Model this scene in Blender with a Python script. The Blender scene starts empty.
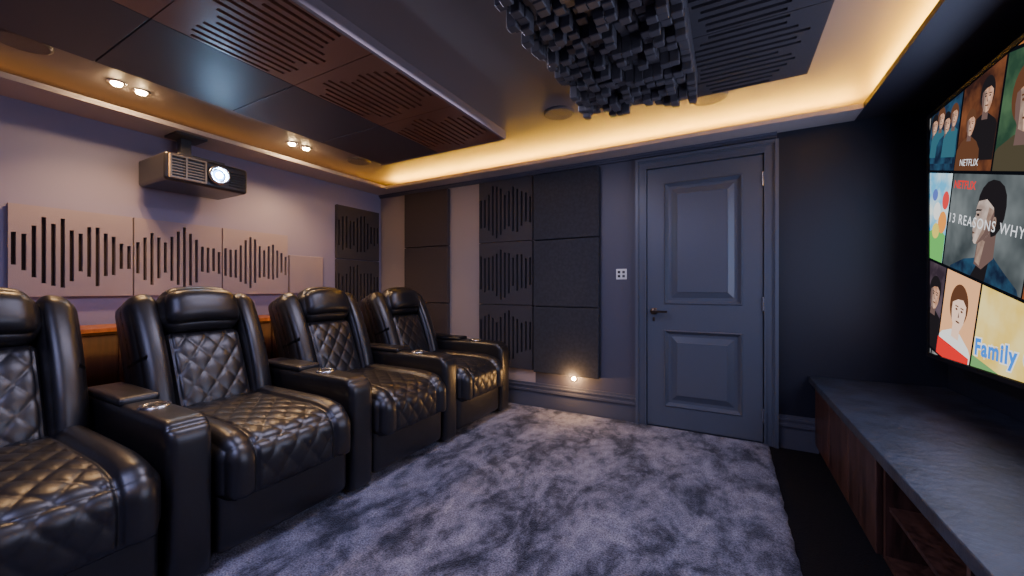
import bpy, bmesh, math, random
from mathutils import Vector, Matrix
random.seed(7)
S = bpy.context.scene
COL = S.collection
H = 1.08

# ------------------------------------------------------------ materials
def mat(name, col, rough=0.6, metal=0.0, bump=0.0, bscale=200.0, var=0.0, vscale=5.0, col2=None, coat=0.0, spec=0.5, emis=None, estr=0.0):
    m = bpy.data.materials.new(name); m.use_nodes = True
    nt = m.node_tree; b = nt.nodes['Principled BSDF']
    b.inputs['Base Color'].default_value = (*col, 1)
    b.inputs['Roughness'].default_value = rough
    b.inputs['Metallic'].default_value = metal
    b.inputs['Coat Weight'].default_value = coat
    b.inputs['Specular IOR Level'].default_value = spec
    if emis:
        b.inputs['Emission Color'].default_value = (*emis, 1)
        b.inputs['Emission Strength'].default_value = estr
    tc = nt.nodes.new('ShaderNodeTexCoord')
    if var > 0 or col2:
        n = nt.nodes.new('ShaderNodeTexNoise'); n.inputs['Scale'].default_value = vscale
        n.inputs['Detail'].default_value = 6
        nt.links.new(tc.outputs['Object'], n.inputs['Vector'])
        r = nt.nodes.new('ShaderNodeValToRGB')
        c2 = col2 if col2 else tuple(c*(1-var) for c in col)
        r.color_ramp.elements[0].position = 0.38; r.color_ramp.elements[1].position = 0.62
        r.color_ramp.elements[0].color = (*c2, 1); r.color_ramp.elements[1].color = (*col, 1)
        nt.links.new(n.outputs['Fac'], r.inputs['Fac'])
        nt.links.new(r.outputs['Color'], b.inputs['Base Color'])
    if bump > 0:
        n2 = nt.nodes.new('ShaderNodeTexNoise'); n2.inputs['Scale'].default_value = bscale
        n2.inputs['Detail'].default_value = 4
        nt.links.new(tc.outputs['Object'], n2.inputs['Vector'])
        bp = nt.nodes.new('ShaderNodeBump'); bp.inputs['Strength'].default_value = bump
        bp.inputs['Distance'].default_value = 0.01
        nt.links.new(n2.outputs['Fac'], bp.inputs['Height'])
        nt.links.new(bp.outputs['Normal'], b.inputs['Normal'])
    return m

def emit(name, col, s):
    m = bpy.data.materials.new(name); m.use_nodes = True
    nt = m.node_tree; nt.nodes.clear()
    e = nt.nodes.new('ShaderNodeEmission'); o = nt.nodes.new('ShaderNodeOutputMaterial')
    e.inputs['Color'].default_value = (*col, 1); e.inputs['Strength'].default_value = s
    nt.links.new(e.outputs[0], o.inputs[0])
    return m

def emit_grad(name, c1, c2, s, scale=3.0):
    m = bpy.data.materials.new(name); m.use_nodes = True
    nt = m.node_tree; nt.nodes.clear()
    e = nt.nodes.new('ShaderNodeEmission'); o = nt.nodes.new('ShaderNodeOutputMaterial')
    tc = nt.nodes.new('ShaderNodeTexCoord'); n = nt.nodes.new('ShaderNodeTexNoise')
    n.inputs['Scale'].default_value = scale; n.inputs['Detail'].default_value = 3
    r = nt.nodes.new('ShaderNodeValToRGB')
    r.color_ramp.elements[0].position = 0.35; r.color_ramp.elements[1].position = 0.65
    r.color_ramp.elements[0].color = (*c1, 1); r.color_ramp.elements[1].color = (*c2, 1)
    nt.links.new(tc.outputs['Object'], n.inputs['Vector']); nt.links.new(n.outputs['Fac'], r.inputs['Fac'])
    nt.links.new(r.outputs['Color'], e.inputs['Color'])
    e.inputs['Strength'].default_value = s
    nt.links.new(e.outputs[0], o.inputs[0])
    return m

def leather():
    m = bpy.data.materials.new('black_leather'); m.use_nodes = True
    nt = m.node_tree; b = nt.nodes['Principled BSDF']
    b.inputs['Base Color'].default_value = (0.010, 0.009, 0.010, 1)
    b.inputs['Roughness'].default_value = 0.37
    b.inputs['Specular IOR Level'].default_value = 0.8
    tc = nt.nodes.new('ShaderNodeTexCoord')
    v = nt.nodes.new('ShaderNodeTexVoronoi'); v.inputs['Scale'].default_value = 300
    n = nt.nodes.new('ShaderNodeTexNoise'); n.inputs['Scale'].default_value = 6; n.inputs['Detail'].default_value = 2
    n.inputs['Distortion'].default_value = 0.5
    nt.links.new(tc.outputs['Object'], v.inputs['Vector']); nt.links.new(tc.outputs['Object'], n.inputs['Vector'])
    b1 = nt.nodes.new('ShaderNodeBump'); b1.inputs['Strength'].default_value = 0.11; b1.inputs['Distance'].default_value = 0.03
    nt.links.new(n.outputs['Fac'], b1.inputs['Height'])
    b2 = nt.nodes.new('ShaderNodeBump'); b2.inputs['Strength'].default_value = 0.08; b2.inputs['Distance'].default_value = 0.001
    nt.links.new(v.outputs['Distance'], b2.inputs['Height']); nt.links.new(b1.outputs['Normal'], b2.inputs['Normal'])
    nt.links.new(b2.outputs['Normal'], b.inputs['Normal'])
    return m

def carpet_mat():
    m = bpy.data.materials.new('plush_carpet'); m.use_nodes = True
    nt = m.node_tree; b = nt.nodes['Principled BSDF']
    b.inputs['Roughness'].default_value = 0.9
    b.inputs['Specular IOR Level'].default_value = 0.15
    b.inputs['Sheen Weight'].default_value = 0.2; b.inputs['Sheen Roughness'].default_value = 0.4
    b.inputs['Sheen Tint'].default_value = (0.68, 0.72, 0.95, 1)
    tc = nt.nodes.new('ShaderNodeTexCoord')
    mp = nt.nodes.new('ShaderNodeMapping'); mp.inputs['Rotation'].default_value=(0,0,.5); mp.inputs['Scale'].default_value=(1.0,.65,1)
    nt.links.new(tc.outputs['Object'], mp.inputs[0])
    n = nt.nodes.new('ShaderNodeTexNoise'); n.inputs['Scale'].default_value = 4.6; n.inputs['Detail'].default_value = 9
    n.inputs['Roughness'].default_value = 0.66; n.inputs['Distortion'].default_value = 0.5
    nt.links.new(mp.outputs[0], n.inputs['Vector'])
    nb = nt.nodes.new('ShaderNodeTexNoise'); nb.inputs['Scale'].default_value = 18; nb.inputs['Detail'].default_value = 5
    nb.inputs['Roughness'].default_value=.65
    nt.links.new(mp.outputs[0], nb.inputs['Vector'])
    ad = nt.nodes.new('ShaderNodeMix'); ad.data_type='FLOAT'; ad.inputs[0].default_value=.33
    nt.links.new(n.outputs['Fac'], ad.inputs[2]); nt.links.new(nb.outputs['Fac'], ad.inputs[3])
    r = nt.nodes.new('ShaderNodeValToRGB')
    e = r.color_ramp.elements
    e[0].position = 0.40; e[0].color = (0.024, 0.027, 0.040, 1)
    e[1].position = 0.61; e[1].color = (0.30, 0.30, 0.37, 1)
    k = e.new(0.455); k.color = (0.078, 0.082, 0.112, 1)
    k = e.new(0.50); k.color = (0.16, 0.162, 0.212, 1)
    nt.links.new(ad.outputs[0], r.inputs['Fac'])
    n3 = nt.nodes.new('ShaderNodeTexNoise'); n3.inputs['Scale'].default_value = 150; n3.inputs['Detail'].default_value = 2
    nt.links.new(tc.outputs['Object'], n3.inputs['Vector'])
    r3 = nt.nodes.new('ShaderNodeValToRGB'); r3.color_ramp.elements[0].position=.3; r3.color_ramp.elements[1].position=.7
    r3.color_ramp.elements[0].color=(.2,.2,.2,1); r3.color_ramp.elements[1].color=(.82,.82,.82,1)
    nt.links.new(n3.outputs['Fac'], r3.inputs['Fac'])
    mx = nt.nodes.new('ShaderNodeMix'); mx.data_type = 'RGBA'; mx.blend_type = 'OVERLAY'
    mx.inputs[0].default_value = 0.95
    nt.links.new(r.outputs['Color'], mx.inputs[6]); nt.links.new(r3.outputs['Color'], mx.inputs[7])
    nt.links.new(mx.outputs[2], b.inputs['Base Color'])
    b1 = nt.nodes.new('ShaderNodeBump'); b1.inputs['Strength'].default_value = 0.8; b1.inputs['Distance'].default_value = 0.05
    nt.links.new(ad.outputs[0], b1.inputs['Height'])
    b2 = nt.nodes.new('ShaderNodeBump'); b2.inputs['Strength'].default_value = 0.9; b2.inputs['Distance'].default_value = 0.015
    nt.links.new(n3.outputs['Fac'], b2.inputs['Height']); nt.links.new(b1.outputs['Normal'], b2.inputs['Normal'])
    nt.links.new(b2.outputs['Normal'], b.inputs['Normal'])
    return m

def wood_mat(name, c1, c2, rough=0.4):
    m = bpy.data.materials.new(name); m.use_nodes = True
    nt = m.node_tree; b = nt.nodes['Principled BSDF']
    b.inputs['Roughness'].default_value = rough
    tc = nt.nodes.new('ShaderNodeTexCoord'); mp = nt.nodes.new('ShaderNodeMapping')
    mp.inputs['Scale'].default_value = (12, 12, 1.5)
    n = nt.nodes.new('ShaderNodeTexNoise'); n.inputs['Scale'].default_value = 3; n.inputs['Detail'].default_value = 6
    r = nt.nodes.new('ShaderNodeValToRGB')
    r.color_ramp.elements[0].position = 0.35; r.color_ramp.elements[1].position = 0.65
    r.color_ramp.elements[0].color = (*c1, 1); r.color_ramp.elements[1].color = (*c2, 1)
    nt.links.new(tc.outputs['Object'], mp.inputs[0]); nt.links.new(mp.outputs[0], n.inputs['Vector'])
    nt.links.new(n.outputs['Fac'], r.inputs['Fac']); nt.links.new(r.outputs['Color'], b.inputs['Base Color'])
    return m

M_left = mat('wall_paint_lilac', (0.28, 0.26, 0.38), 0.7, bump=0.05, bscale=120)
M_pale = mat('wall_paint_beige', (0.36, 0.30, 0.29), 0.7, bump=0.05, bscale=120)
M_back = mat('wall_paint_slate', (0.080, 0.080, 0.115), 0.5, bump=0.05, bscale=120)
M_navy = mat('wall_navy', (0.008, 0.010, 0.022), 0.55, bump=0.05, bscale=120)
M_ceil = mat('ceiling_paint', (0.25, 0.215, 0.215), 0.5, bump=0.04, bscale=100)
M_soff = mat('soffit_paint', (0.42, 0.37, 0.37), 0.5)
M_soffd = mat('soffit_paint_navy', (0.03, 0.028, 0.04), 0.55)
M_dark = mat('dark_floor', (0.006, 0.006, 0.009), 0.85, bump=.6, bscale=150, spec=.2)
M_door = mat('door_paint', (0.090, 0.102, 0.138), 0.30, bump=0.03, bscale=80)
M_base = mat('skirting_paint', (0.09, 0.094, 0.125), 0.36)
M_leather = leather()
M_carpet = carpet_mat()
M_pan_lt = mat('felt_light', (0.34, 0.285, 0.31), 0.85, bump=0.15, bscale=300)
M_slotb = mat('slot_backing_umber', (0.030, 0.018, 0.016), 0.95)
M_slot = mat('slot_backing', (0.006, 0.005, 0.007), 0.95)
M_pan_dk = mat('felt_charcoal', (0.026, 0.028, 0.040), 0.8, bump=0.2, bscale=300, var=0.3, vscale=40)
M_pan_wv = mat('felt_umber', (0.044, 0.040, 0.048), 0.75, bump=0.2, bscale=300)
M_pan_br = mat('felt_brown', (0.055, 0.042, 0.043), 0.8, bump=0.2, bscale=300)
M_ceilpan = mat('ceiling_panel_laminate', (0.22, 0.082, 0.045), 0.34, bump=0.03, bscale=100, spec=.8)  # dark brown panels with the cove's copper glow put into the colour
M_ceilpl = mat('ceiling_panel_plain', (0.066, 0.048, 0.056), 0.5, bump=0.03, bscale=100)
M_ceilslot = mat('ceiling_slot_backing', (0.004, 0.003, 0.003), 0.9)
M_edge = mat('raft_edge_lit_tone', (0.26, 0.21, 0.22), 0.5)  # light on the raft edges is put into this pale colour
M_block = mat('diffuser_block_lacquer', (0.088, 0.084, 0.092), 0.30)
M_chrome = mat('steel', (0.6, 0.6, 0.62), 0.25, 1.0)
M_brass = mat('dark_bronze', (0.12, 0.09, 0.07), 0.3, 1.0)
M_black = mat('black_plastic', (0.012, 0.012, 0.014), 0.4)
M_grey = mat('grey_plastic', (0.08, 0.08, 0.09), 0.4)
M_white = mat('white_plastic', (0.8, 0.8, 0.8), 0.4)
M_mount = mat('mount_grey', (0.06, 0.057, 0.06), 0.4)
M_proj = mat('projector_shell', (0.020, 0.019, 0.023), 0.3)
M_projv = mat('projector_vent_shell', (0.62, 0.44, 0.24), 0.35)
M_slate = mat('slate_top', (0.030, 0.038, 0.062), 0.5, bump=0.35, bscale=35, var=0.5, vscale=9)
M_wood = wood_mat('walnut_dark', (0.030, 0.014, 0.011), (0.085, 0.038, 0.028), 0.35)
M_wood2 = wood_mat('oak_warm', (0.30, 0.095, 0.022), (0.45, 0.15, 0.035), 0.4)
M_wood3 = wood_mat('walnut_panel', (0.028, 0.010, 0.006), (0.055, 0.020, 0.012), 0.4)
M_cove = emit('led_cove', (1.0, 0.50, 0.025), 230)
M_bulb = emit('bulb_warm', (1.0, 0.66, 0.32), 300)
M_lens = emit('projector_beam', (0.40, 0.66, 1.0), 500)
M_grille = mat('speaker_grille', (0.16, 0.14, 0.15), 0.6, bump=0.5, bscale=400)

# ------------------------------------------------------------ mesh helpers
def link(o): COL.objects.link(o)

def new_mesh(name, verts, faces, m, loc=(0,0,0), rot=(0,0,0), parent=None, smooth=False, bevel=0, bseg=2):
    me = bpy.data.meshes.new(name)
    me.from_pydata([tuple(v) for v in verts], [], faces); me.update()
    if bevel > 0:
        bm = bmesh.new(); bm.from_mesh(me)
        bmesh.ops.bevel(bm, geom=list(bm.edges), offset=bevel, segments=bseg, affect='EDGES', profile=0.5)
        bm.to_mesh(me); bm.free()
    bm = bmesh.new(); bm.from_mesh(me); bmesh.ops.recalc_face_normals(bm, faces=bm.faces); bm.to_mesh(me); bm.free()
    if smooth:
        me.polygons.foreach_set('use_smooth', [True]*len(me.polygons))
    me.materials.append(m)
    o = bpy.data.objects.new(name, me); link(o)
    o.location = loc; o.rotation_euler = rot
    if parent: o.parent = parent
    return o

BF = [(0,3,2,1),(4,5,6,7),(0,1,5,4),(1,2,6,5),(2,3,7,6),(3,0,4,7)]
def bverts(x0,x1,y0,y1,z0,z1):
    return [(x0,y0,z0),(x1,y0,z0),(x1,y1,z0),(x0,y1,z0),(x0,y0,z1),(x1,y0,z1),(x1,y1,z1),(x0,y1,z1)]
def P0(parent):
    v = Vector((0,0,0)); p = parent
    while p: v += Vector(p.location); p = p.parent
    return v
def box(name, b, m, parent=None, bevel=0, bseg=2, smooth=False):
    c = Vector(((b[0]+b[1])/2,(b[2]+b[3])/2,(b[4]+b[5])/2))
    v = [Vector(p)-c for p in bverts(*b)]
    return new_mesh(name, v, BF, m, c-P0(parent), parent=parent, bevel=bevel, bseg=bseg, smooth=smooth)
def boxes(name, lst, m, parent=None):
    xs = [a for b in lst for a in b[0:2]]; ys=[a for b in lst for a in b[2:4]]; zs=[a for b in lst for a in b[4:6]]
    c = Vector(((min(xs)+max(xs))/2,(min(ys)+max(ys))/2,(min(zs)+max(zs))/2))
    V=[];F=[]
    for b in lst:
        k=len(V); V += [Vector(p)-c for p in bverts(*b)]; F += [tuple(i+k for i in f) for f in BF]
    return new_mesh(name, V, F, m, c-P0(parent), parent=parent)

def empty(name, loc):
    o = bpy.data.objects.new(name, None); o.empty_display_size=0.1; link(o); o.location = loc; return o
def tag(o, label, cat, group=None):
    o['label']=label; o['category']=cat
    if group: o['group']=group
    return o
def struct(o): o['kind']='structure'; return o

def lathe(name, prof, m, loc, axis='Z', seg=32, parent=None, smooth=True):
    V=[];F=[]
    n=len(prof)
    for i in range(seg):
        a=2*math.pi*i/seg
        for r,z in prof:
            p=(r*math.cos(a), r*math.sin(a), z)
            if axis=='X': p=(p[2],p[0],p[1])
            if axis=='Y': p=(p[0],p[2],p[1])
            V.append(p)
    for i in range(seg):
        j=(i+1)%seg
        for k in range(n-1):
            F.append((i*n+k, j*n+k, j*n+k+1, i*n+k+1))
    if prof[0][0]>1e-5: F.append(tuple(i*n for i in range(seg)))
    if prof[-1][0]>1e-5: F.append(tuple(i*n+n-1 for i in range(seg)))
    o=new_mesh(name,V,F,m,Vector(loc)-P0(parent),parent=parent,smooth=False)
    if smooth:
        for p in o.data.polygons: p.use_smooth = len(p.vertices)==4
    return o

def cushion(name, size, r, m, loc, rot=(0,0,0), puff=0.0, n=(20,20,20), quilt=None, deform=None, parent=None):
    h=[s/2 for s in size]
    idx={}; V=[]; F=[]
    def vert(i,j,k):
        key=(i,j,k)
        if key in idx: return idx[key]
        c=[h[a]*(2*t/n[a]-1) for a,t in enumerate(key)]
        q=[max(-(h[a]-r),min(h[a]-r,c[a])) for a in range(3)]
        d=Vector([c[a]-q[a] for a in range(3)])
        nn=d.normalized()
        p=Vector(q)+nn*r
        dom=max(range(3),key=lambda a:abs(nn[a]))
        w=1.0
        for a in range(3):
            if a!=dom: w*=max(0,1-(abs(c[a])/h[a])**3)
        if isinstance(puff,(tuple,list)): pf=puff[dom]
        else: pf=puff
        p+=nn*pf*w
        if quilt: p+=nn*quilt(c,p,nn,h)
        if deform: p=deform(p,h)
        idx[key]=len(V); V.append(p); return idx[key]
    for ax in range(3):
        a1,a2=(ax+1)%3,(ax+2)%3
        for side in (0,n[ax]):
            for i in range(n[a1]):
                for j in range(n[a2]):
                    q=[]
                    for di,dj in ((0,0),(1,0),(1,1),(0,1)):
                        key=[0,0,0]; key[ax]=side; key[a1]=i+di; key[a2]=j+dj
                        q.append(vert(*key))
                    if side==0: q.reverse()
                    F.append(tuple(q))
    return new_mesh(name,V,F,m,loc,rot,parent,smooth=True)

# ------------------------------------------------------------ room
XL, XR, YB, YF, ZW, ZC = -3.5, 1.12, 3.22, -1.6, 2.14, 2.24
struct(box('floor', (XL-.1,XR+.1,YF-.1,YB+.1,-.1,0), M_dark))
struct(box('wall_left', (XL-.1,XL,YF-.1,YB+.1,0,2.4), M_left))
struct(box('wall_back_pale', (XL,-1.53,YB,YB+.1,0,2.4), M_pale))
struct(box('wall_back', (-1.53,0.29,YB,YB+.1,0,2.4), M_back))
struct(box('wall_back_corner', (0.29,XR,YB,YB+.1,0,2.4), M_navy))  # door wall right of the door, in near-black navy
struct(box('wall_right', (XR,XR+.1,YF-.1,YB+.1,0,2.4), M_navy))
struct(box('wall_front', (XL,XR,YF-.1,YF,0,2.4), M_back))
struct(box('ceiling', (XL,XR,YF,YB,ZC,ZC+.1), M_ceil))
LX, LY, RX = -3.2, 3.02, 0.70
def soffit(name, b, lip, m):
    return struct(boxes(name, [b, lip], m))
soffit('trim_1', (XL,LX,YF,YB,ZW,ZW+.02), (LX-.012,LX,YF,LY,ZW+.02,ZW+.03), M_soff)
soffit('trim_2', (LX,RX,LY,YB,ZW,ZW+.02), (LX,RX,LY,LY+.012,ZW+.02,ZW+.03), M_soff)
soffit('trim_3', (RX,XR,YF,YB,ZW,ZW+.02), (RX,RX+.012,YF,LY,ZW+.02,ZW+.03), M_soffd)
struct(boxes('trim_5',[(-3.5,.29,YB-.03,YB,ZW-.018,ZW),(-3.5,.29,YB-.018,YB,ZW-.035,ZW-.018)],M_back))
tag(boxes('led_strip', [(LX+.02,RX-.02,LY+.06,LY+.08,ZW+.021,ZW+.029)], M_cove), 'warm yellow LED strip hidden in ceiling cove above the door wall','light strip')
M_cove2 = emit('led_cove_side', (1.0, 0.50, 0.025), 180)
tag(boxes('led_strip', [(RX+.06,RX+.08,YF+.2,LY+.05,ZW+.021,ZW+.029)], M_cove2), 'warm yellow LED strip in ceiling cove along the screen wall','light strip')
M_cove3 = emit('led_cove_dim', (1.0, 0.42, 0.08), 5)
tag(boxes('led_strip', [(LX-.12,LX-.10,YF+.2,LY,ZW+.021,ZW+.029)], M_cove3), 'dim amber LED strip in ceiling cove above the seat wall','light strip')

def skirt(name, x0,x1):
    y=YB
    return struct(boxes(name,[(x0,x1,y-.020,y,0,.150),(x0,x1,y-.032,y,.150,.168),(x0,x1,y-.024,y,.168,.190),(x0,x1,y-.030,y,.190,.202),(x0,x1,y-.012,y,.202,.222)],M_base))
skirt('baseboard_back', XL, -.645)
skirt('baseboard_corner', .295, .52)
struct(boxes('baseboard_left',[(XL,XL+.018,YF,YB-.034,0,.16)],M_base))

def make_carpet():
    x0,x1,y0,y1=-3.12,.24,YF+.01,YB-.034
    nx,ny=130,150; V=[];F=[]
    from mathutils import noise
    for j in range(ny+1):
        for i in range(nx+1):
            x=x0+(x1-x0)*i/nx; y=y0+(y1-y0)*j/ny
            z=.014+.003*noise.noise(Vector((x*7,y*7,0)))+.002*noise.noise(Vector((x*20,y*20,3)))
            if i==nx: x+=.008*noise.noise(Vector((0,y*14,7))); z-=.006
            V.append((x,y,z))
    for j in range(ny):
        for i in range(nx):
            a=j*(nx+1)+i; F.append((a,a+1,a+nx+2,a+nx+1))
    k=len(V)
    for j in range(ny+1):
        x,y,z=V[j*(nx+1)+nx]; V.append((x+.004,y,0.001))
    for j in range(ny):
        F.append((j*(nx+1)+nx,k+j,k+j+1,(j+1)*(nx+1)+nx))
    o=new_mesh('carpet',V,F,M_carpet,smooth=True)
    tag(o,'silver-lilac deep plush carpet with crushed mottled pile','carpet')
make_carpet()

# ------------------------------------------------------------ door
def door():
    d=boxes('door_1',[(-.552,-.43,3.196,3.219,.02,2.0),(.09,.211,3.196,3.219,.02,2.0),
        (-.43,.09,3.196,3.219,1.885,2.0),(-.43,.09,3.196,3.219,.76,.955),(-.43,.09,3.196,3.219,.02,.175)],M_door)
    struct(d)
    def rp(x0,x1,z0,z1):
        prof=[(0,3.196),(.008,3.188),(.018,3.202),(.03,3.216),(.05,3.216),(.09,3.198),(.094,3.193)]
        V=[];F=[]
        for ins,y in prof:
            V+=[(x0+ins,y,z0+ins),(x1-ins,y,z0+ins),(x1-ins,y,z1-ins),(x0+ins,y,z1-ins)]
        for k in range(len(prof)-1):
            for i in range(4):
                j=(i+1)%4; F.append((k*4+i,k*4+j,k*4+4+j,k*4+4+i))
        k=(len(prof)-1)*4; F.append((k,k+1,k+2,k+3))
        new_mesh('door_panel',[Vector(v)-Vector(d.location) for v in V],F,M_door,parent=d)
    rp(-.43,.09,.955,1.885); rp(-.43,.09,.175,.76)
    hz=.9; hx=-.505
    lathe('handle_rose',[(.0,-.012),(.022,-.012),(.026,-.006),(.026,0)],M_brass,(hx,3.195,hz),'Y',24,d)
    boxes('door_handle',[(hx-.007,hx+.007,3.145,3.19,hz-.007,hz+.007),(hx-.008,hx+.105,3.138,3.152,hz-.008,hz+.008)],M_brass,d)
    box('keyhole',(hx-.008,hx+.008,3.190,3.1955,hz-.075,hz-.045),M_brass,d)
    for z in (1.83,.97,.2):
        box('hinge',(.205,.222,3.182,3.196,z-.05,z+.05),M_chrome,d,bevel=.003)
    L=[]
    def fr(i,o,y0):
        x0,x1,zt=-.558,.217,2.006
        L.extend([(x0-o,x0-i,y0,3.2195,0,zt+o),(x1+i,x1+o,y0,3.2195,0,zt+o),(x0-i,x1+i,y0,3.2195,zt+i,zt+o)])
    fr(0,.012,3.180); fr(.012,.05,3.190); fr(.05,.06,3.183); fr(.06,.082,3.172)
    struct(boxes('trim_4',L,M_door))
door()

sw=box('light_switch',(-.80,-.715,3.211,3.22,1.15,1.235),M_white,bevel=.002)
tag(sw,'white square double light switch plate beside the door','switch')
for k,(a,b_) in enumerate(((-.786,-.766),(-.749,-.729))):
    for z in (1.166,1.199):
        box('switch_rocker',(a,b_,3.207,3.2108,z,z+.020),M_black if k==0 else M_grey,sw,bevel=.001)

wl=lathe('wall_light',[(0,-.012),(.016,-.012),(.024,-.008),(.026,0)],M_chrome,(-1.16,3.22,.30),'Y',24)
tag(wl,'tiny glowing round low-level wall light above the skirting','light')
lathe('bulb',[(0,-.010),(.016,-.006),(.016,0)],emit('bulb_amber',(1,.5,.12),500),(-1.16,3.207,.30),'Y',16,wl)

# ------------------------------------------------------------ acoustic panels
def wave_panel(name, O, U, Vv, N, w, h, nslot, m, mb, label, t=.035, slotw=.013, seed=0, group=None, amp0=.16):
    rnd=random.Random(seed)
    O=Vector(O);U=Vector(U);Vv=Vector(Vv);N=Vector(N)
    c=O+U*w/2+Vv*h/2
    V=[];F=[]
    def bx(u0,u1,v0,v1,n0,n1,V,F):
        k=len(V)
        for (a,b_,e) in bverts(u0,u1,v0,v1,n0,n1): V.append(O+U*a+Vv*b_+N*e-c)
        F.extend(tuple(i+k for i in f) for f in BF)
    pitch=w/nslot
    u=0
    for s in range(nslot):
        uc=(s+.5)*pitch
        bx(u,uc-slotw/2,0,h,.012,t,V,F)
        x=(s+.5)/nslot
        amp=amp0+(.86-amp0)*abs(math.sin(math.pi*x*1.0+.2))*abs(math.cos(2.3*math.pi*x+seed))**.6*(.75+.35*rnd.random())
        amp=min(.86,amp); L=h*amp
        off=h*.03*rnd.uniform(-1,1)
        v0=h/2-L/2+off; v1=h/2+L/2+off
        bx(uc-slotw/2,uc+slotw/2,0,v0,.012,t,V,F); bx(uc-slotw/2,uc+slotw/2,v1,h,.012,t,V,F)
        u=uc+slotw/2
    bx(u,w,0,h,.012,t,V,F)
    o=new_mesh(name,V,F,m,c); tag(o,label,'acoustic panel',group)
    V2=[];F2=[]; bx(.002,w-.002,.002,h-.002,0,.0115,V2,F2)
    new_mesh('panel_backing',V2,F2,mb,parent=o)
    return o
def plain_panel(b, m, label, group=None):
    o=box('sound_absorber',b,m,bevel=.006); tag(o,label,'acoustic panel',group); return o

for i in range(3):
    y0=.55+i*.523
    wave_panel('acoustic_wave_panel',(XL,y0,1.03),(0,1,0),(0,0,1),(1,0,0),.515,.52,14,M_pan_lt,M_slotb,
      'pale taupe acoustic panel with waveform slots behind the seats',seed=i*1.3+1,group='pale slotted wall panels',slotw=.018,amp0=.28)
plain_panel((XL,XL+.03,2.135,2.47,1.03,1.38),M_pan_lt,'small plain pale acoustic panel on the wall behind the seats')
for i in range(2):
    wave_panel('acoustic_wave_panel',(XL,2.62,.83+i*.553),(0,1,0),(0,0,1),(1,0,0),.545,.545,12,M_pan_wv,M_slot,
      'charcoal acoustic panel with waveform slots in the room corner',seed=i*1.7+.5,group='charcoal slotted wall panels',slotw=.018,amp0=.3)
for i in range(3):
    z0=.34+i*.588
    plain_panel((-3.09,-2.50,YB-.045,YB,z0,z0+.58),M_pan_br,'plain dark brown fabric acoustic panel near the corner','brown fabric wall panels')
    wave_panel('acoustic_wave_panel',(-2.12,YB,z0),(1,0,0),(0,0,1),(0,-1,0),.575,.58,13,M_pan_wv,M_slot,
      'charcoal acoustic panel with waveform slots on the door wall',seed=i*.9+2.2,group='charcoal slotted wall panels',slotw=.02,amp0=.4)
    plain_panel((-1.525,-.93,YB-.06,YB,z0-.01,z0+.572),M_pan_dk,'plain charcoal fabric acoustic panel beside the door','charcoal fabric wall panels')

yfar=2.50
for i in range(6):
    y1=yfar-i*.604
    wave_panel('ceiling_wave_panel',(-2.063,y1-.6,ZC-.0251),(1,0,0),(0,1,0),(0,0,-1),.60,.60,13,M_ceilpan,M_ceilslot,
      'dark brown slotted acoustic ceiling panel tinted with copper cove glow',seed=i*1.1+3,group='slotted ceiling panels',t=.035,slotw=.019,amp0=.45)
    p=box('ceiling_panel',(-2.70,-2.067,y1-.6,y1,ZC-.060,ZC-.0251),M_ceilpl,bevel=.003)
    tag(p,'plain dark acoustic ceiling panel','ceiling panel','plain ceiling panels')
raft=box('ceiling_raft',(-2.72,-1.44,yfar-6*.604-.01,yfar+.02,ZC-.025,ZC),M_edge)
tag(raft,'shallow raft with lit edges coloured pale, carrying dark slotted panels under the ceiling','ceiling raft')
boxes('raft_edge',[(-1.46,-1.44,yfar-6*.604-.01,yfar+.02,ZC-.062,ZC-.0251),(-2.72,-1.46,yfar+.002,yfar+.02,ZC-.062,ZC-.0251)],M_edge,raft)
for i in range(3):
    y1=2.52-i*.605
    wave_panel('ceiling_wave_panel',(-.24,y1-.6,ZC),(0,1,0),(1,0,0),(0,0,-1),.60,.60,13,M_pan_wv,M_slot,
      'dark slotted acoustic ceiling panel beside the block diffuser',seed=i*1.4+1,group='slotted ceiling panels',t=.05,slotw=.019,amp0=.45)

def diffuser(y1,seed):
    rnd=random.Random(seed)
    n=14; s=.0415
    x0=-.72
    o=box('skyline_diffuser',(x0,x0+n*s,y1-n*s,y1,ZC-.06,ZC),M_block)
    c=Vector(o.location)
    bm=bmesh.new()
    for i in range(n):
        for j in range(n):
            d=rnd.choice([.06,.075,.09,.105,.12,.135])+rnd.uniform(-.006,.006)
            dx=rnd.uniform(-.003,.003) if 0<i<n-1 else 0; dy=rnd.uniform(-.003,.003) if 0<j<n-1 else 0; e=.001
            vs=[bm.verts.new(Vector(p)-c) for p in bverts(x0+i*s+e+dx,x0+(i+1)*s-e+dx,y1-(j+1)*s+e+dy,y1-j*s-e+dy,ZC-.06-d,ZC-.0605)]
            for f in BF: bm.faces.new([vs[t] for t in f])
    bmesh.ops.bevel(bm,geom=list(bm.edges),offset=.003,segments=1,affect='EDGES')
    me=bpy.data.meshes.new('diffuser_blocks'); bm.to_mesh(me); bm.free(); me.materials.append(M_block)
    ob=bpy.data.objects.new('diffuser_blocks',me); link(ob); ob.parent=o
    tag(o,'charcoal block skyline sound diffuser fixed to the ceiling','sound diffuser','ceiling block diffusers')
diffuser(2.26,3); diffuser(1.67,9)

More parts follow.
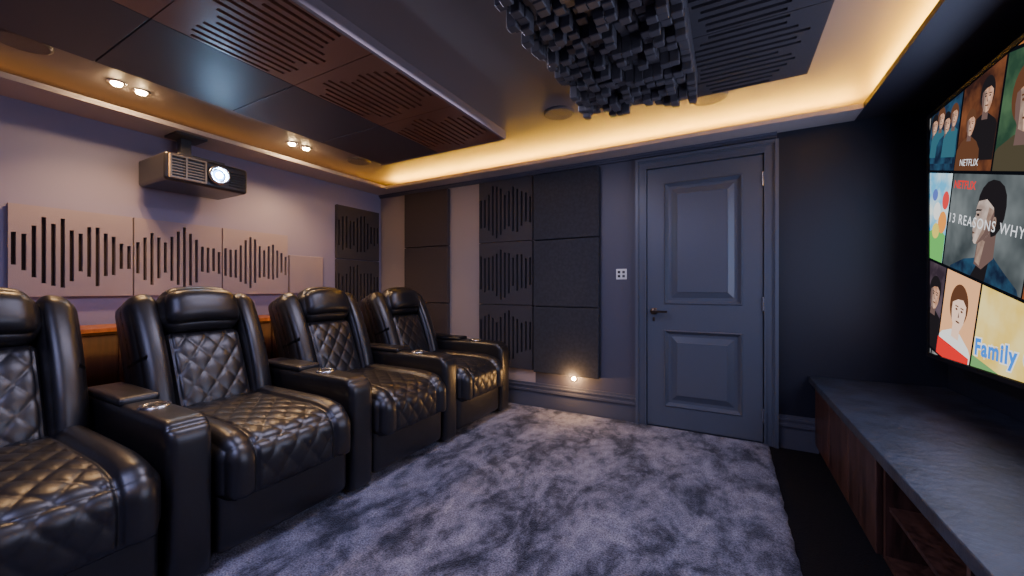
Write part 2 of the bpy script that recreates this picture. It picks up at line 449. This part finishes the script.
for (x,y) in ((-2.90,.50),(-2.95,2.46),(-.98,2.42),(-.10,2.66)):
    o=lathe('ceiling_speaker',[(0,-.010),(.075,-.012),(.088,-.014),(.098,-.010),(.10,0)],M_grille,(x,y,ZC),'Z',40)
    tag(o,'round flush ceiling speaker with dark perforated grille','speaker','ceiling speakers')
def spot(name,loc,e,col,ang=100,blend=.6,rot=(0,0,0),r=.03):
    l=bpy.data.lights.new(name,'SPOT'); l.energy=e; l.color=col; l.spot_size=math.radians(ang); l.spot_blend=blend; l.shadow_soft_size=r
    o=bpy.data.objects.new(name,l); link(o); o.location=loc; o.rotation_euler=rot; return o
for (x,y) in ((-3.02,.86),(-3.03,.97),(-3.06,1.90),(-3.06,2.02)):
    o=lathe('downlight',[(.026,-.004),(.036,-.008),(.042,-.004),(.043,0)],M_chrome,(x,y,ZC),'Z',28)
    tag(o,'small recessed round downlight glowing warm white','downlight','recessed ceiling downlights')
    lathe('bulb',[(0,-.016),(.02,-.012),(.025,-.0045)],M_bulb,(x,y,ZC-.0045),'Z',20,o)
    spot('downlight_lamp',(x,y,ZC-.03),21,(1,.57,.25),120,.6)

# ------------------------------------------------------------ projector
def projector():
    e=empty('projector',(-3.20,1.30,1.74))
    tag(e,'dark grey home cinema projector with lit blue-white lens','projector')
    y0,y1=1.075,1.55; dz=.02
    box('body',(-3.42,-3.02,y0,y1,1.73+dz,1.905+dz),M_proj,e,bevel=.02,bseg=4)
    L=[(-3.02,-3.0,y0+.02,y0+.215,1.745+dz,1.755+dz),(-3.02,-3.0,y0+.02,y0+.215,1.88+dz,1.89+dz),(-3.02,-3.0,y0+.02,y0+.03,1.755+dz,1.88+dz),(-3.02,-3.0,y0+.205,y0+.215,1.755+dz,1.88+dz),(-3.02,-3.0,y0+.10,y0+.11,1.755+dz,1.88+dz)]
    for i in range(6): L.append((-3.018,-3.004,y0+.03,y0+.205,1.768+dz+i*.018,1.775+dz+i*.018))
    boxes('front_vent',L,M_projv,e)
    L=[(-3.018,-3.006,y1-.12,y1-.02,1.765+dz+i*.018,1.772+dz+i*.018) for i in range(6)]
    boxes('front_vent',L,M_black,e)
    yl=1.36; zl=1.818+dz
    lathe('lens_ring',[(.05,0),(.062,.0),(.064,.03),(.055,.04),(.048,.035),(.045,.01)],M_chrome,(-3.02,yl,zl),'X',36,e)
    lathe('lens',[(.0,.022),(.02,.019),(.038,.008)],mat('lens_glass',(.05,.08,.2),.05,emis=(.12,.38,1),estr=14),(-3.02,yl,zl),'X',32,e)
    lathe('lamp_core',[(.0,.006),(.018,.004),(.020,0)],M_lens,(-2.9975,yl,zl),'X',24,e)
    boxes('ceiling_mount',[(-3.40,-3.34,1.28,1.34,1.905+dz,2.14),(-3.43,-3.25,1.22,1.40,2.125,2.14),(-3.41,-3.08,1.17,1.43,1.905+dz,1.93+dz)],M_mount,e)
    spot('projector_lamp',(-2.97,yl,zl),40,(.5,.68,1),60,.5,(0,math.radians(-80),0),.02)
projector()

lg=box('bar_ledge',(-3.47,-3.15,-1.2,2.5,.825,.85),M_wood2,bevel=.004)
tag(lg,'warm oak drinks ledge running behind the seats','ledge')
bp_=boxes('ledge_cabinet',[(-3.40,-3.20,-1.18,2.48,.0,.825)]+[(-3.2,-3.188,-1.18+i*.3,-1.18+i*.3+.285,.03,.80) for i in range(12)],M_wood3)
tag(bp_,'dark walnut panelled low partition under the drinks ledge','partition')

# ------------------------------------------------------------ recliner seats
SPQ=.108
def smooth01(x): x=max(0,min(1,x)); return x*x*(3-2*x)
def quilt_fn(mode, depth, wy):
    def f(c,p,nn,h):
        y=c[1]
        if mode=='back':
            if nn[0]<.3: return 0
            s=c[2]; g=smooth01((nn[0]-.3)/.5)
        else:
            if nn[2]<-.3 or (nn[0]<-.1): return 0
            s=c[0]-c[2]; g=smooth01((c[0]+h[0])/.06)
        g2=g*(1 if abs(nn[1])<.5 else 0)
        a=(s*.85+y*1.15)/SPQ+.5; b=(s*.85-y*1.15)/SPQ+.5
        q=(abs(math.sin(math.pi*a))*abs(math.sin(math.pi*b)))**.26
        fy=smooth01((wy-abs(y))/.012)
        r=depth*(q-.9)*fy*g2
        r-= .016*math.exp(-((abs(y)-wy-.006)/.009)**2)*g2
        if mode=='seat':
            r+= .022*math.exp(-((abs(y)-wy-.062)/.045)**2)*g
        return r
    return f

T=math.radians(22)
def recliner(yc):
    X0=-2.2
    e=empty('recliner_seat',(X0,yc,.02))
    ST,CT=math.sin(T),math.cos(T)
    def bpos(f,y,u):
        px,pz=-.19,.395
        return (px - u*ST + f*CT, y, pz + u*CT + f*ST)
    R=(0,-T,0)
    parts=[]
    parts.append(cushion('base',(.80,.56,.22),.02,M_black,(.03,0,.12),n=(10,10,8),parent=e))
    parts.append(cushion('footrest',(.12,.585,.27),.035,M_leather,(.455,0,.170),puff=(.015,.0,.0),n=(12,26,18),parent=e))
    def sd(p,h):
        x=p.x
        if x>.20: p=Vector((p.x,p.y,p.z-.7*(x-.20)**2))
        y=max(-.296,min(.296,p.y))
        return Vector((p.x,y,p.z))
    parts.append(cushion('seat_cushion',(.79,.588,.235),.065,M_leather,(.155,0,.362),puff=(.02,0,.012),n=(114,100,32),
        quilt=quilt_fn('seat',.010,.168),deform=sd,parent=e))
    parts.append(cushion('back_shell',(.12,.585,.68),.05,M_leather,bpos(-.06,0,.31),R,puff=(.02,0,0),n=(12,24,24),parent=e))
    parts.append(cushion('backrest',(.13,.350,.46),.045,M_leather,bpos(.03,0,.215),R,puff=(.022,0,0),n=(16,60,68),
        quilt=quilt_fn('back',.010,.155),parent=e))
    def hd(p,h):
        t=p.z/h[2]
        return Vector((p.x+.006*t-.012*(p.y/h[1])**2,p.y*(1-.03*t),p.z-.012*(p.y/h[1])**2))
    parts.append(cushion('headrest',(.17,.375,.215),.078,M_leather,bpos(.072,0,.562),R,puff=(.034,0,.016),n=(20,38,26),deform=hd,parent=e))
    for s in (-1,1):
        def wd(p,h,s=s):
            t=(p.z/h[2]+1)/2
            u=(p.y*s/h[1]+1)/2
            x=p.x*(1.0-.12*t**2)+.030*math.sin(math.pi*t*.9)
            if p.x>0: x-= .018*u**2
            return Vector((x, p.y + s*.008*(t-1), p.z-.03*u**2*(1 if p.z>0 else 0)))
        parts.append(cushion('side_wing',(.19,.128,.69),.056,M_leather,bpos(.010,s*.238,.315),R,puff=(.012,.0,.006),n=(18,20,44),deform=wd,parent=e))
    def ad(p,h):
        Rr=.075; xc=h[0]-Rr; zc=h[2]-Rr
        dx=(p.x-xc)/Rr; dz=(p.z-zc)/Rr
        if dx>0 and dz>0:
            k=max(dx,dz)/math.hypot(dx,dz)
            p=Vector((xc+dx*Rr*k,p.y,zc+dz*Rr*k))
        return p
    yo=.375
    parts.append(cushion('armrest',(.87,.138,.58),.024,M_leather,(.085,yo,.300),puff=(.012,.0,0.004),n=(60,14,44),deform=ad,parent=e))
    parts.append(cushion('arm_lid',(.40,.136,.034),.014,M_leather,(-.12,yo,.600),puff=(0,.0,.004),n=(26,14,8),parent=e))
    cx,cz=.22,.593
    w=Vector(e.location)
    parts.append(lathe('cup_holder',[(.036,.001),(.039,.009),(.048,.009),(.052,.0),(.052,-.01)],M_chrome,w+Vector((cx,yo,cz)),'Z',32,e))
    parts.append(lathe('cup_well',[(.0,.003),(.038,.003)],M_black,w+Vector((cx,yo,cz+.0005)),'Z',24,e))
    return e,parts
LBL='black leather cinema recliner with diamond-quilted seat'
e0,parts=recliner(2.55)
tag(e0,LBL+' at the panelled corner','recliner','row of cinema recliners')
for k,yc in enumerate((1.80,1.05,.30)):
    e=bpy.data.objects.new('recliner_seat',None); e.empty_display_size=.1; link(e); e.location=(-2.2,yc,.02)
    tag(e,LBL+' and cup-holder arm','recliner','row of cinema recliners')
    for p in parts:
        c=p.copy(); c.parent=e; link(c)

# ------------------------------------------------------------ bench cabinet under screen
wt=box('worktop',(.465,XR-.005,.0,YB-.005,.46,.50),M_slate,bevel=.004)
tag(wt,'long dark slate media bench top under the screen','bench top')
def cab(y0,y1,ndoor,label):
    e=empty('media_cabinet',(.80,(y0+y1)/2,0)); tag(e,label,'cabinet','media cabinets under the bench top')
    x0=.495; x1=XR-.01
    t=.02
    boxes('body',[(x0+.02,x1,y0,y0+t,.06,.459),(x0+.02,x1,y1-t,y1,.06,.459),(x0+.02,x1,y0+t,y1-t,.06,.08),(x0+.02,x1,y0+t,y1-t,.439,.459),(x1-.02,x1,y0+t,y1-t,.08,.439),(x0+.05,x1,y0,y1,.0,.059)],M_wood,e)
    if ndoor:
        w=(y1-y0)/ndoor
        for i in range(ndoor):
            box('cabinet_door',(x0,x0+.019,y0+i*w+.003,y0+(i+1)*w-.003,.065,.455),M_wood,e,bevel=.002)
    else:
        ym=(y0+y1)/2
        boxes('shelf',[(x0+.03,x1-.021,y0+t,ym-.01,.25,.265)],M_wood,e)
        boxes('shelf',[(x0+.03,x1-.021,ym+.01,y1-t,.25,.265)],M_wood,e)
        boxes('divider',[(x0+.02,x1-.021,ym-.01,ym+.01,.0801,.4389)],M_wood,e)
cab(1.98,3.18,3,'dark walnut media cabinet with flat doors beside the door wall')
cab(.78,1.975,0,'dark walnut media cabinet with open shelves')
cab(.0,.775,2,'dark walnut media cabinet with flat doors')

# ------------------------------------------------------------ screen
SX=.95
SY0,SY1,SZ0,SZ1=.69,2.93,.73,1.99
sc=empty('projection_screen',(XR-.02,(SY0+SY1)/2,SZ0-.03))
tag(sc,'large glowing cinema screen showing a tilted wall of film posters','screen')
M_bezel=mat('screen_bezel',(.008,.008,.012),.5)
b=.02
boxes('screen_frame',[(SX-.006,SX+.03,SY0-b,SY0,SZ0-b,SZ1+b),(SX-.006,SX+.03,SY1,SY1+b,SZ0-b,SZ1+b),(SX-.006,SX+.03,SY0,SY1,SZ0-b,SZ0),(SX-.006,SX+.03,SY0,SY1,SZ1,SZ1+b),
   (SX+.0305,XR,SY0+.05,SY1-.05,SZ0+.05,SZ1-.05)],M_bezel,sc)
box('screen_surface',(SX,SX+.029,SY0+.001,SY1-.001,SZ0+.001,SZ1-.001),emit('screen_black',(.004,.005,.008),1),sc)
TH=math.radians(15)
O2=Vector((-2.665,1.635))
E1=Vector((math.cos(TH),-math.sin(TH))); E2=Vector((math.sin(TH),math.cos(TH)))
def cutpoly(poly,limits):
    for ax,val,less in limits:
        if len(poly)<3: return []
        out=[]
        for i in range(len(poly)):
            a=poly[i];b_=poly[(i+1)%len(poly)]
            ia=(a[ax]<=val) if less else (a[ax]>=val); ib=(b_[ax]<=val) if less else (b_[ax]>=val)
            if ia: out.append(a)
            if ia!=ib:
                t=(val-a[ax])/(b_[ax]-a[ax]); out.append(a+(b_-a)*t)
        poly=out
    return poly
SCL=((0,-SY0-.003,True),(0,-SY1+.003,False),(1,SZ1-.003,True),(1,SZ0+.003,False))
def flat(name,tp,m,layer,box_=None,parent=sc):
    tp=[Vector(p) for p in tp]
    if box_: tp=cutpoly(tp,((0,box_[1],True),(0,box_[0],False),(1,box_[3],True),(1,box_[2],False)))
    if len(tp)<3: return
    w=cutpoly([O2+E1*p[0]+E2*p[1] for p in tp],SCL)
    if len(w)<3: return
    c=sum(w,Vector((0,0)))/len(w)
    x=SX-.0006*layer
    V=[(0,-(p[0]-c[0]),p[1]-c[1]) for p in w]
    return new_mesh(name,V,[tuple(range(len(V)))],m,Vector((x,-c[0],c[1]))-P0(parent),parent=parent)
def ell(cx,cy,rx,ry,n=28,rot=0):
    return [(cx+rx*math.cos(a)*math.cos(rot)-ry*math.sin(a)*math.sin(rot),cy+rx*math.cos(a)*math.sin(rot)+ry*math.sin(a)*math.cos(rot)) for a in [2*math.pi*i/n for i in range(n)]]
def rect(a0,a1,b0,b1): return [(a0,b0),(a1,b0),(a1,b1),(a0,b1)]
def text(s,a,bb,size,m,layer=8,sp=1.0,off=0,rot=0,shear=0):
    cu=bpy.data.curves.new('t','FONT'); cu.body=s; cu.size=size; cu.space_character=sp; cu.offset=off; cu.shear=shear
    to=bpy.data.objects.new('t',cu); link(to)
    bpy.context.view_layer.update()
    me=bpy.data.meshes.new_from_object(to.evaluated_get(bpy.context.evaluated_depsgraph_get()))
    bpy.data.objects.remove(to)
    cr,sr=math.cos(rot),math.sin(rot)
    p0=P0(sc)
    for v in me.vertices:
        x_,y_=v.co.x*cr-v.co.y*sr, v.co.x*sr+v.co.y*cr
        q=O2+E1*(a+x_)+E2*(bb+y_)
        v.co=Vector((SX-.0006*layer,-q[0],q[1]))-p0
    bm=bmesh.new(); bm.from_mesh(me)
    for co,no in (((0,0,SZ0+.003-p0.z),(0,0,-1)),((0,0,SZ1-.003-p0.z),(0,0,1)),((0,SY0+.003-p0.y,0),(0,-1,0)),((0,SY1-.003-p0.y,0),(0,1,0))):
        bmesh.ops.bisect_plane(bm,geom=list(bm.verts)+list(bm.edges)+list(bm.faces),plane_co=co,plane_no=no,clear_outer=True)
    bm.to_mesh(me); bm.free()
    me.materials.append(m)
    o=bpy.data.objects.new('screen_lettering',me); link(o); o.parent=sc
    o['label']='lettering on the screen'
ES=1.35
skin=emit_grad('art_skin',(.40,.19,.11),(.66,.39,.27),ES,30)
skinp=emit_grad('art_skin_pale',(.30,.22,.19),(.58,.46,.40),ES,18)
hair=emit('art_hair',(.012,.010,.012),ES); brown=emit('art_brown',(.10,.04,.02),ES)
red=emit('art_red',(.75,.02,.02),ES); white=emit('art_white',(.85,.87,.92),ES)
navy=emit_grad('art_navy',(.008,.014,.035),(.02,.06,.11),ES,14)
teal=emit('art_teal',(.03,.11,.15),ES)
shade=emit('art_shade',(.13,.08,.07),ES)
mid=emit_grad('art_midtone',(.22,.14,.11),(.34,.23,.18),ES,25)
TW,THh,G=.30,.44,.014
def person(bx,cx,cy,s,sk,hr,cl,lay=2):
    F_=lambda pts,m,l: flat('poster_figure',[(cx+x*s,cy+y*s) for x,y in pts],m,lay+l,bx)
    F_([(-.17,-.34),(-.16,-.18),(-.11,-.125),(-.035,-.09),(.035,-.09),(.11,-.125),(.16,-.18),(.18,-.34)],cl,0)
    F_([(-.03,-.12),(.03,-.12),(.028,-.03),(-.028,-.03)],shade if sk in (skin,skinp) else sk,.3)
    F_(ell(0,.022,.072,.088),hr,.6)
    F_([(-.048,.04),(-.05,-.005),(-.042,-.045),(-.02,-.075),(.008,-.084),(.034,-.074),(.052,-.042),(.060,-.002),(.056,.045),(.03,.066),(-.02,.064)],sk,.9)
    if sk in (skin,skinp):
        F_([(-.048,.04),(-.05,-.005),(-.042,-.045),(-.02,-.075),(.004,-.083),(-.006,-.03),(-.012,.03)],mid,.97)
        F_([(-.048,.04),(-.05,-.005),(-.042,-.045),(-.02,-.075),(-.024,-.02),(-.032,.03)],shade,1.03)
    F_([(-.062,.055),(-.03,.085),(.03,.088),(.066,.05),(.06,.03),(.03,.052),(-.01,.046),(-.05,.025)],hr,1.1)
    for k in (-1,1):
        F_(ell(.008+k*.021,.004,.009,.0045,12),hr,1.2)
        F_([(.008+k*.021-.013,.014),(.008+k*.021+.013,.014),(.008+k*.021+.012,.019),(.008+k*.021-.012,.019)],hr,1.2)
    F_([(.008,-.002),(.016,-.026),(.004,-.028)],shade,1.2)
    F_(ell(.008,-.046,.017,.004,12),brown,1.2)
def tile(a0,b0,w,h,m,name='poster_tile'):
    flat(name,rect(a0,a0+w,b0,b0+h),m,1); return (a0,a0+w,b0,b0+h)
b0=-THh-G/2
bD=tile(-TW-G,b0,TW,THh,emit_grad('art_sky',(.10,.45,.75),(.75,.85,.80),ES,9))
flat('poster_figure',ell(-.10,b0+.06,.14,.10),emit('art_grass',(.12,.45,.10),ES),2,bD)
for (a,bb,rx,ry,c) in ((-.06,.20,.045,.055,(.85,.30,.05)),(-.13,.25,.04,.045,(.85,.85,.8)),(-.05,.31,.035,.045,(.7,.05,.05)),(-.12,.15,.04,.04,(.75,.6,.1)),(-.17,.33,.03,.03,(.1,.15,.5))):
    flat('poster_figure',ell(a,b0+bb,rx,ry),emit('art_toy',c,ES),3,bD)
bE=tile(0,b0,.62,THh,emit_grad('art_grey',(.04,.05,.055),(.15,.17,.175),ES,4))
def pE(pts,m,l): flat('poster_figure',[(.34+(x)*1.25,b0+.19+y*1.2) for x,y in pts],m,l,bE)
pE([(-.24,-.22),(-.21,-.15),(-.12,-.105),(-.04,-.085),(.05,-.06),(.12,-.10),(.20,-.14),(.25,-.22)],navy,2)
pE([(-.10,-.22),(-.02,-.09),(.04,-.06),(.02,-.22)],hair,2.5)
pE([(-.05,-.11),(.0,-.12),(.06,-.07),(.055,.03),(-.045,.0)],shade,3)
pE([(-.045,-.10),(-.015,-.11),(.0,-.02),(-.04,-.01)],mid,3.3)
pE([(-.075,.10),(-.070,.135),(-.055,.162),(-.03,.183),(.0,.192),(.035,.188),(.065,.172),(.083,.145),(.09,.11),(.088,.07),(.075,.035),(.055,.01),(.03,.0),(.0,.06)],hair,4)
pE([(-.068,.115),(-.076,.095),(-.077,.080),(-.074,.068),(-.083,.050),(-.095,.034),(-.092,.027),(-.082,.023),(-.085,.014),(-.083,.006),(-.077,.002),(-.081,-.004),(-.079,-.012),(-.074,-.018),(-.074,-.028),(-.066,-.036),(-.055,-.038),(-.035,-.030),(-.01,-.014),(.015,.006),(.032,.03),(.038,.055),(.025,.10),(-.02,.125)],skinp,5)
pE([(-.055,-.038),(-.035,-.030),(-.01,-.014),(.015,.006),(.032,.03),(.038,.05),(.03,.09),(.0,.10),(-.01,.05),(-.035,.0)],mid,5.4)
pE([(-.050,-.037),(-.035,-.030),(-.01,-.014),(.015,.006),(.032,.03),(.038,.05),(.03,.09),(.012,.05),(-.012,.008)],shade,5.6)
pE(ell(.040,.050,.011,.021),mid,6); pE(ell(.040,.050,.006,.013),shade,6.2)
pE([(-.074,.072),(-.050,.076),(-.045,.066),(-.066,.060)],mid,5.8)
pE(ell(-.061,.067,.008,.004),hair,6); pE([(-.078,.079),(-.045,.083),(-.04,.088),(-.072,.087)],hair,6)
pE([(-.083,.004),(-.060,.001),(-.079,-.003)],brown,6)
text('NETFLIX',.025,b0+THh-.065,.050,red,off=.001)
text('13 REASONS WHY',.015,b0+.215,.062,white,11,sp=1.18)
b1=G/2
bA=tile(-TW-G,b1,TW,THh,navy)
for i,x in enumerate((-.27,-.20,-.13,-.06)):
    person(bA,x,b1+.22+.03*(i%2),.55,skin,brown if i%2 else hair,[navy,teal][i%2],2+1.5*i)
flat('poster_figure',rect(-TW-G,0,b1+.36,b1+.40),emit('art_pale_blue',(.35,.5,.65),ES),2,bA)
bB=tile(0,b1,TW,THh,emit_grad('art_ember',(.03,.012,.01),(.18,.06,.025),ES,8))
person(bB,.20,b1+.30,.75,skin,hair,hair); person(bB,.10,b1+.20,.6,skin,brown,brown,6)
text('NETFLIX',.05,b1+.022,.042,white,layer=9)
bC=tile(TW+G,b1,TW,THh,emit_grad('art_green',(.02,.05,.03),(.06,.12,.06),ES,8))
person(bC,.47,b1+.25,1.3,skin,brown,emit('art_olive',(.06,.05,.03),ES))
b2=-2*THh-1.5*G
sh=.055
bF=tile(-TW-G+sh,b2,TW,THh,emit_grad('art_plum',(.03,.02,.03),(.10,.07,.09),ES,8))
person(bF,-.10+sh,b2+.28,.9,skin,hair,hair)
bG=tile(sh,b2,TW,THh,emit('art_amber',(.85,.42,.20),ES))
person(bG,.15+sh,b2+.27,1.15,emit('art_peach',(.9,.6,.45),ES),brown,emit('art_shirt',(.8,.8,.78),ES))
flat('poster_figure',rect(0.0,.40,b2,b2+.09),red,8,bG)
bH=tile(TW+G+sh,b2,.5,THh,emit_grad('art_yellow',(.85,.56,.09),(.95,.76,.28),ES,6))
flat('poster_figure',rect(TW+G,.9,b2,b2+.12),emit('art_lawn',(.15,.35,.12),ES),2,bH)
for lay,off,mm in ((8,.010,emit('art_outline',(.9,.9,.85),ES)),(9,.004,emit('art_blue',(.03,.22,.80),ES))):
    text('Family Guy',TW+G+sh+.025,b2+.135,.098,mm,lay,off=off,rot=.24,shear=.1,sp=1.14)
cols=[((.02,.02,.03),(.2,.1,.1)),((.02,.05,.1),(.1,.2,.3)),((.2,.05,.02),(.5,.2,.05)),((.1,.1,.1),(.3,.3,.3))]
k=0
for r_,bb in ((2,b1+THh+G),(1,b1),(0,b0),(-1,b2),(-2,b2-THh-G),(3,b1+2*(THh+G)),(4,b1+3*(THh+G))):
    for cI in range(-2,9):
        a0=cI*(TW+G)
        if r_==1 and cI in(-1,0,1): continue
        if r_==0 and cI in(-1,0,1): continue
        if r_==-1:
            a0+=sh
            if cI in(-1,0,1): continue
            a0+=.2 if cI>1 else 0
        c1,c2=cols[(k*7+cI)%4]; k+=1
        bx=tile(a0,bb,TW,THh,emit_grad('art_generic',c1,c2,ES,8))
        if cI%2==0: person(bx,a0+.15,bb+.25,.8,skin,hair,brown)

# ------------------------------------------------------------ lamps and added fill lights
def area(name,loc,rot,size,e,col):
    l=bpy.data.lights.new(name,'AREA'); l.shape='RECTANGLE'; l.size=size[0]; l.size_y=size[1]; l.energy=e; l.color=col
    o=bpy.data.objects.new(name,l); link(o); o.location=loc; o.rotation_euler=rot; return o
area('rear_fill_light',(-.9,-.6,2.19),(0,0,0),(1.2,1.0),40,(.50,.53,1.0))  # added bluish fill behind the camera, not a fitting of the room
area('centre_fill_light',(-1.2,1.6,2.2),(0,0,0),(.3,1.2),23,(.76,.72,1.0))  # added fill under the middle of the ceiling, no lamp hangs here
area('screen_glow',(.90,1.8,1.4),(0,math.radians(90),0),(1.1,2.0),22,(.50,.62,1.0))
area('ledge_glow',(-3.1,.9,.77),(0,math.radians(60),0),(.03,3.0),.8,(1,.5,.15))
area('ledge_glow_up',(-3.05,.9,.70),(0,math.radians(150),0),(.03,3.0),1.8,(1,.45,.10))
l=bpy.data.lights.new('low_wall_lamp','POINT'); l.energy=5.0; l.color=(1,.55,.22); l.shadow_soft_size=.02
o=bpy.data.objects.new('low_wall_lamp',l); link(o); o.location=(-1.16,3.12,.31)
spot('aisle_spot_light',(-1.25,2.72,2.15),24,(1,.72,.50),62,.9)  # warm spot pointing down at the aisle, without a fitting

w=bpy.data.worlds.new('w'); S.world=w; w.use_nodes=True
w.node_tree.nodes['Background'].inputs[0].default_value=(.2,.2,.35,1); w.node_tree.nodes['Background'].inputs[1].default_value=.2

cam=bpy.data.cameras.new('camera'); co=bpy.data.objects.new('camera',cam); link(co)
cam.sensor_width=36; cam.lens=36*392/1024; cam.clip_start=.01
co.location=(0,0,H); co.rotation_euler=(math.radians(90),0,math.radians(28.86))
S.camera=co
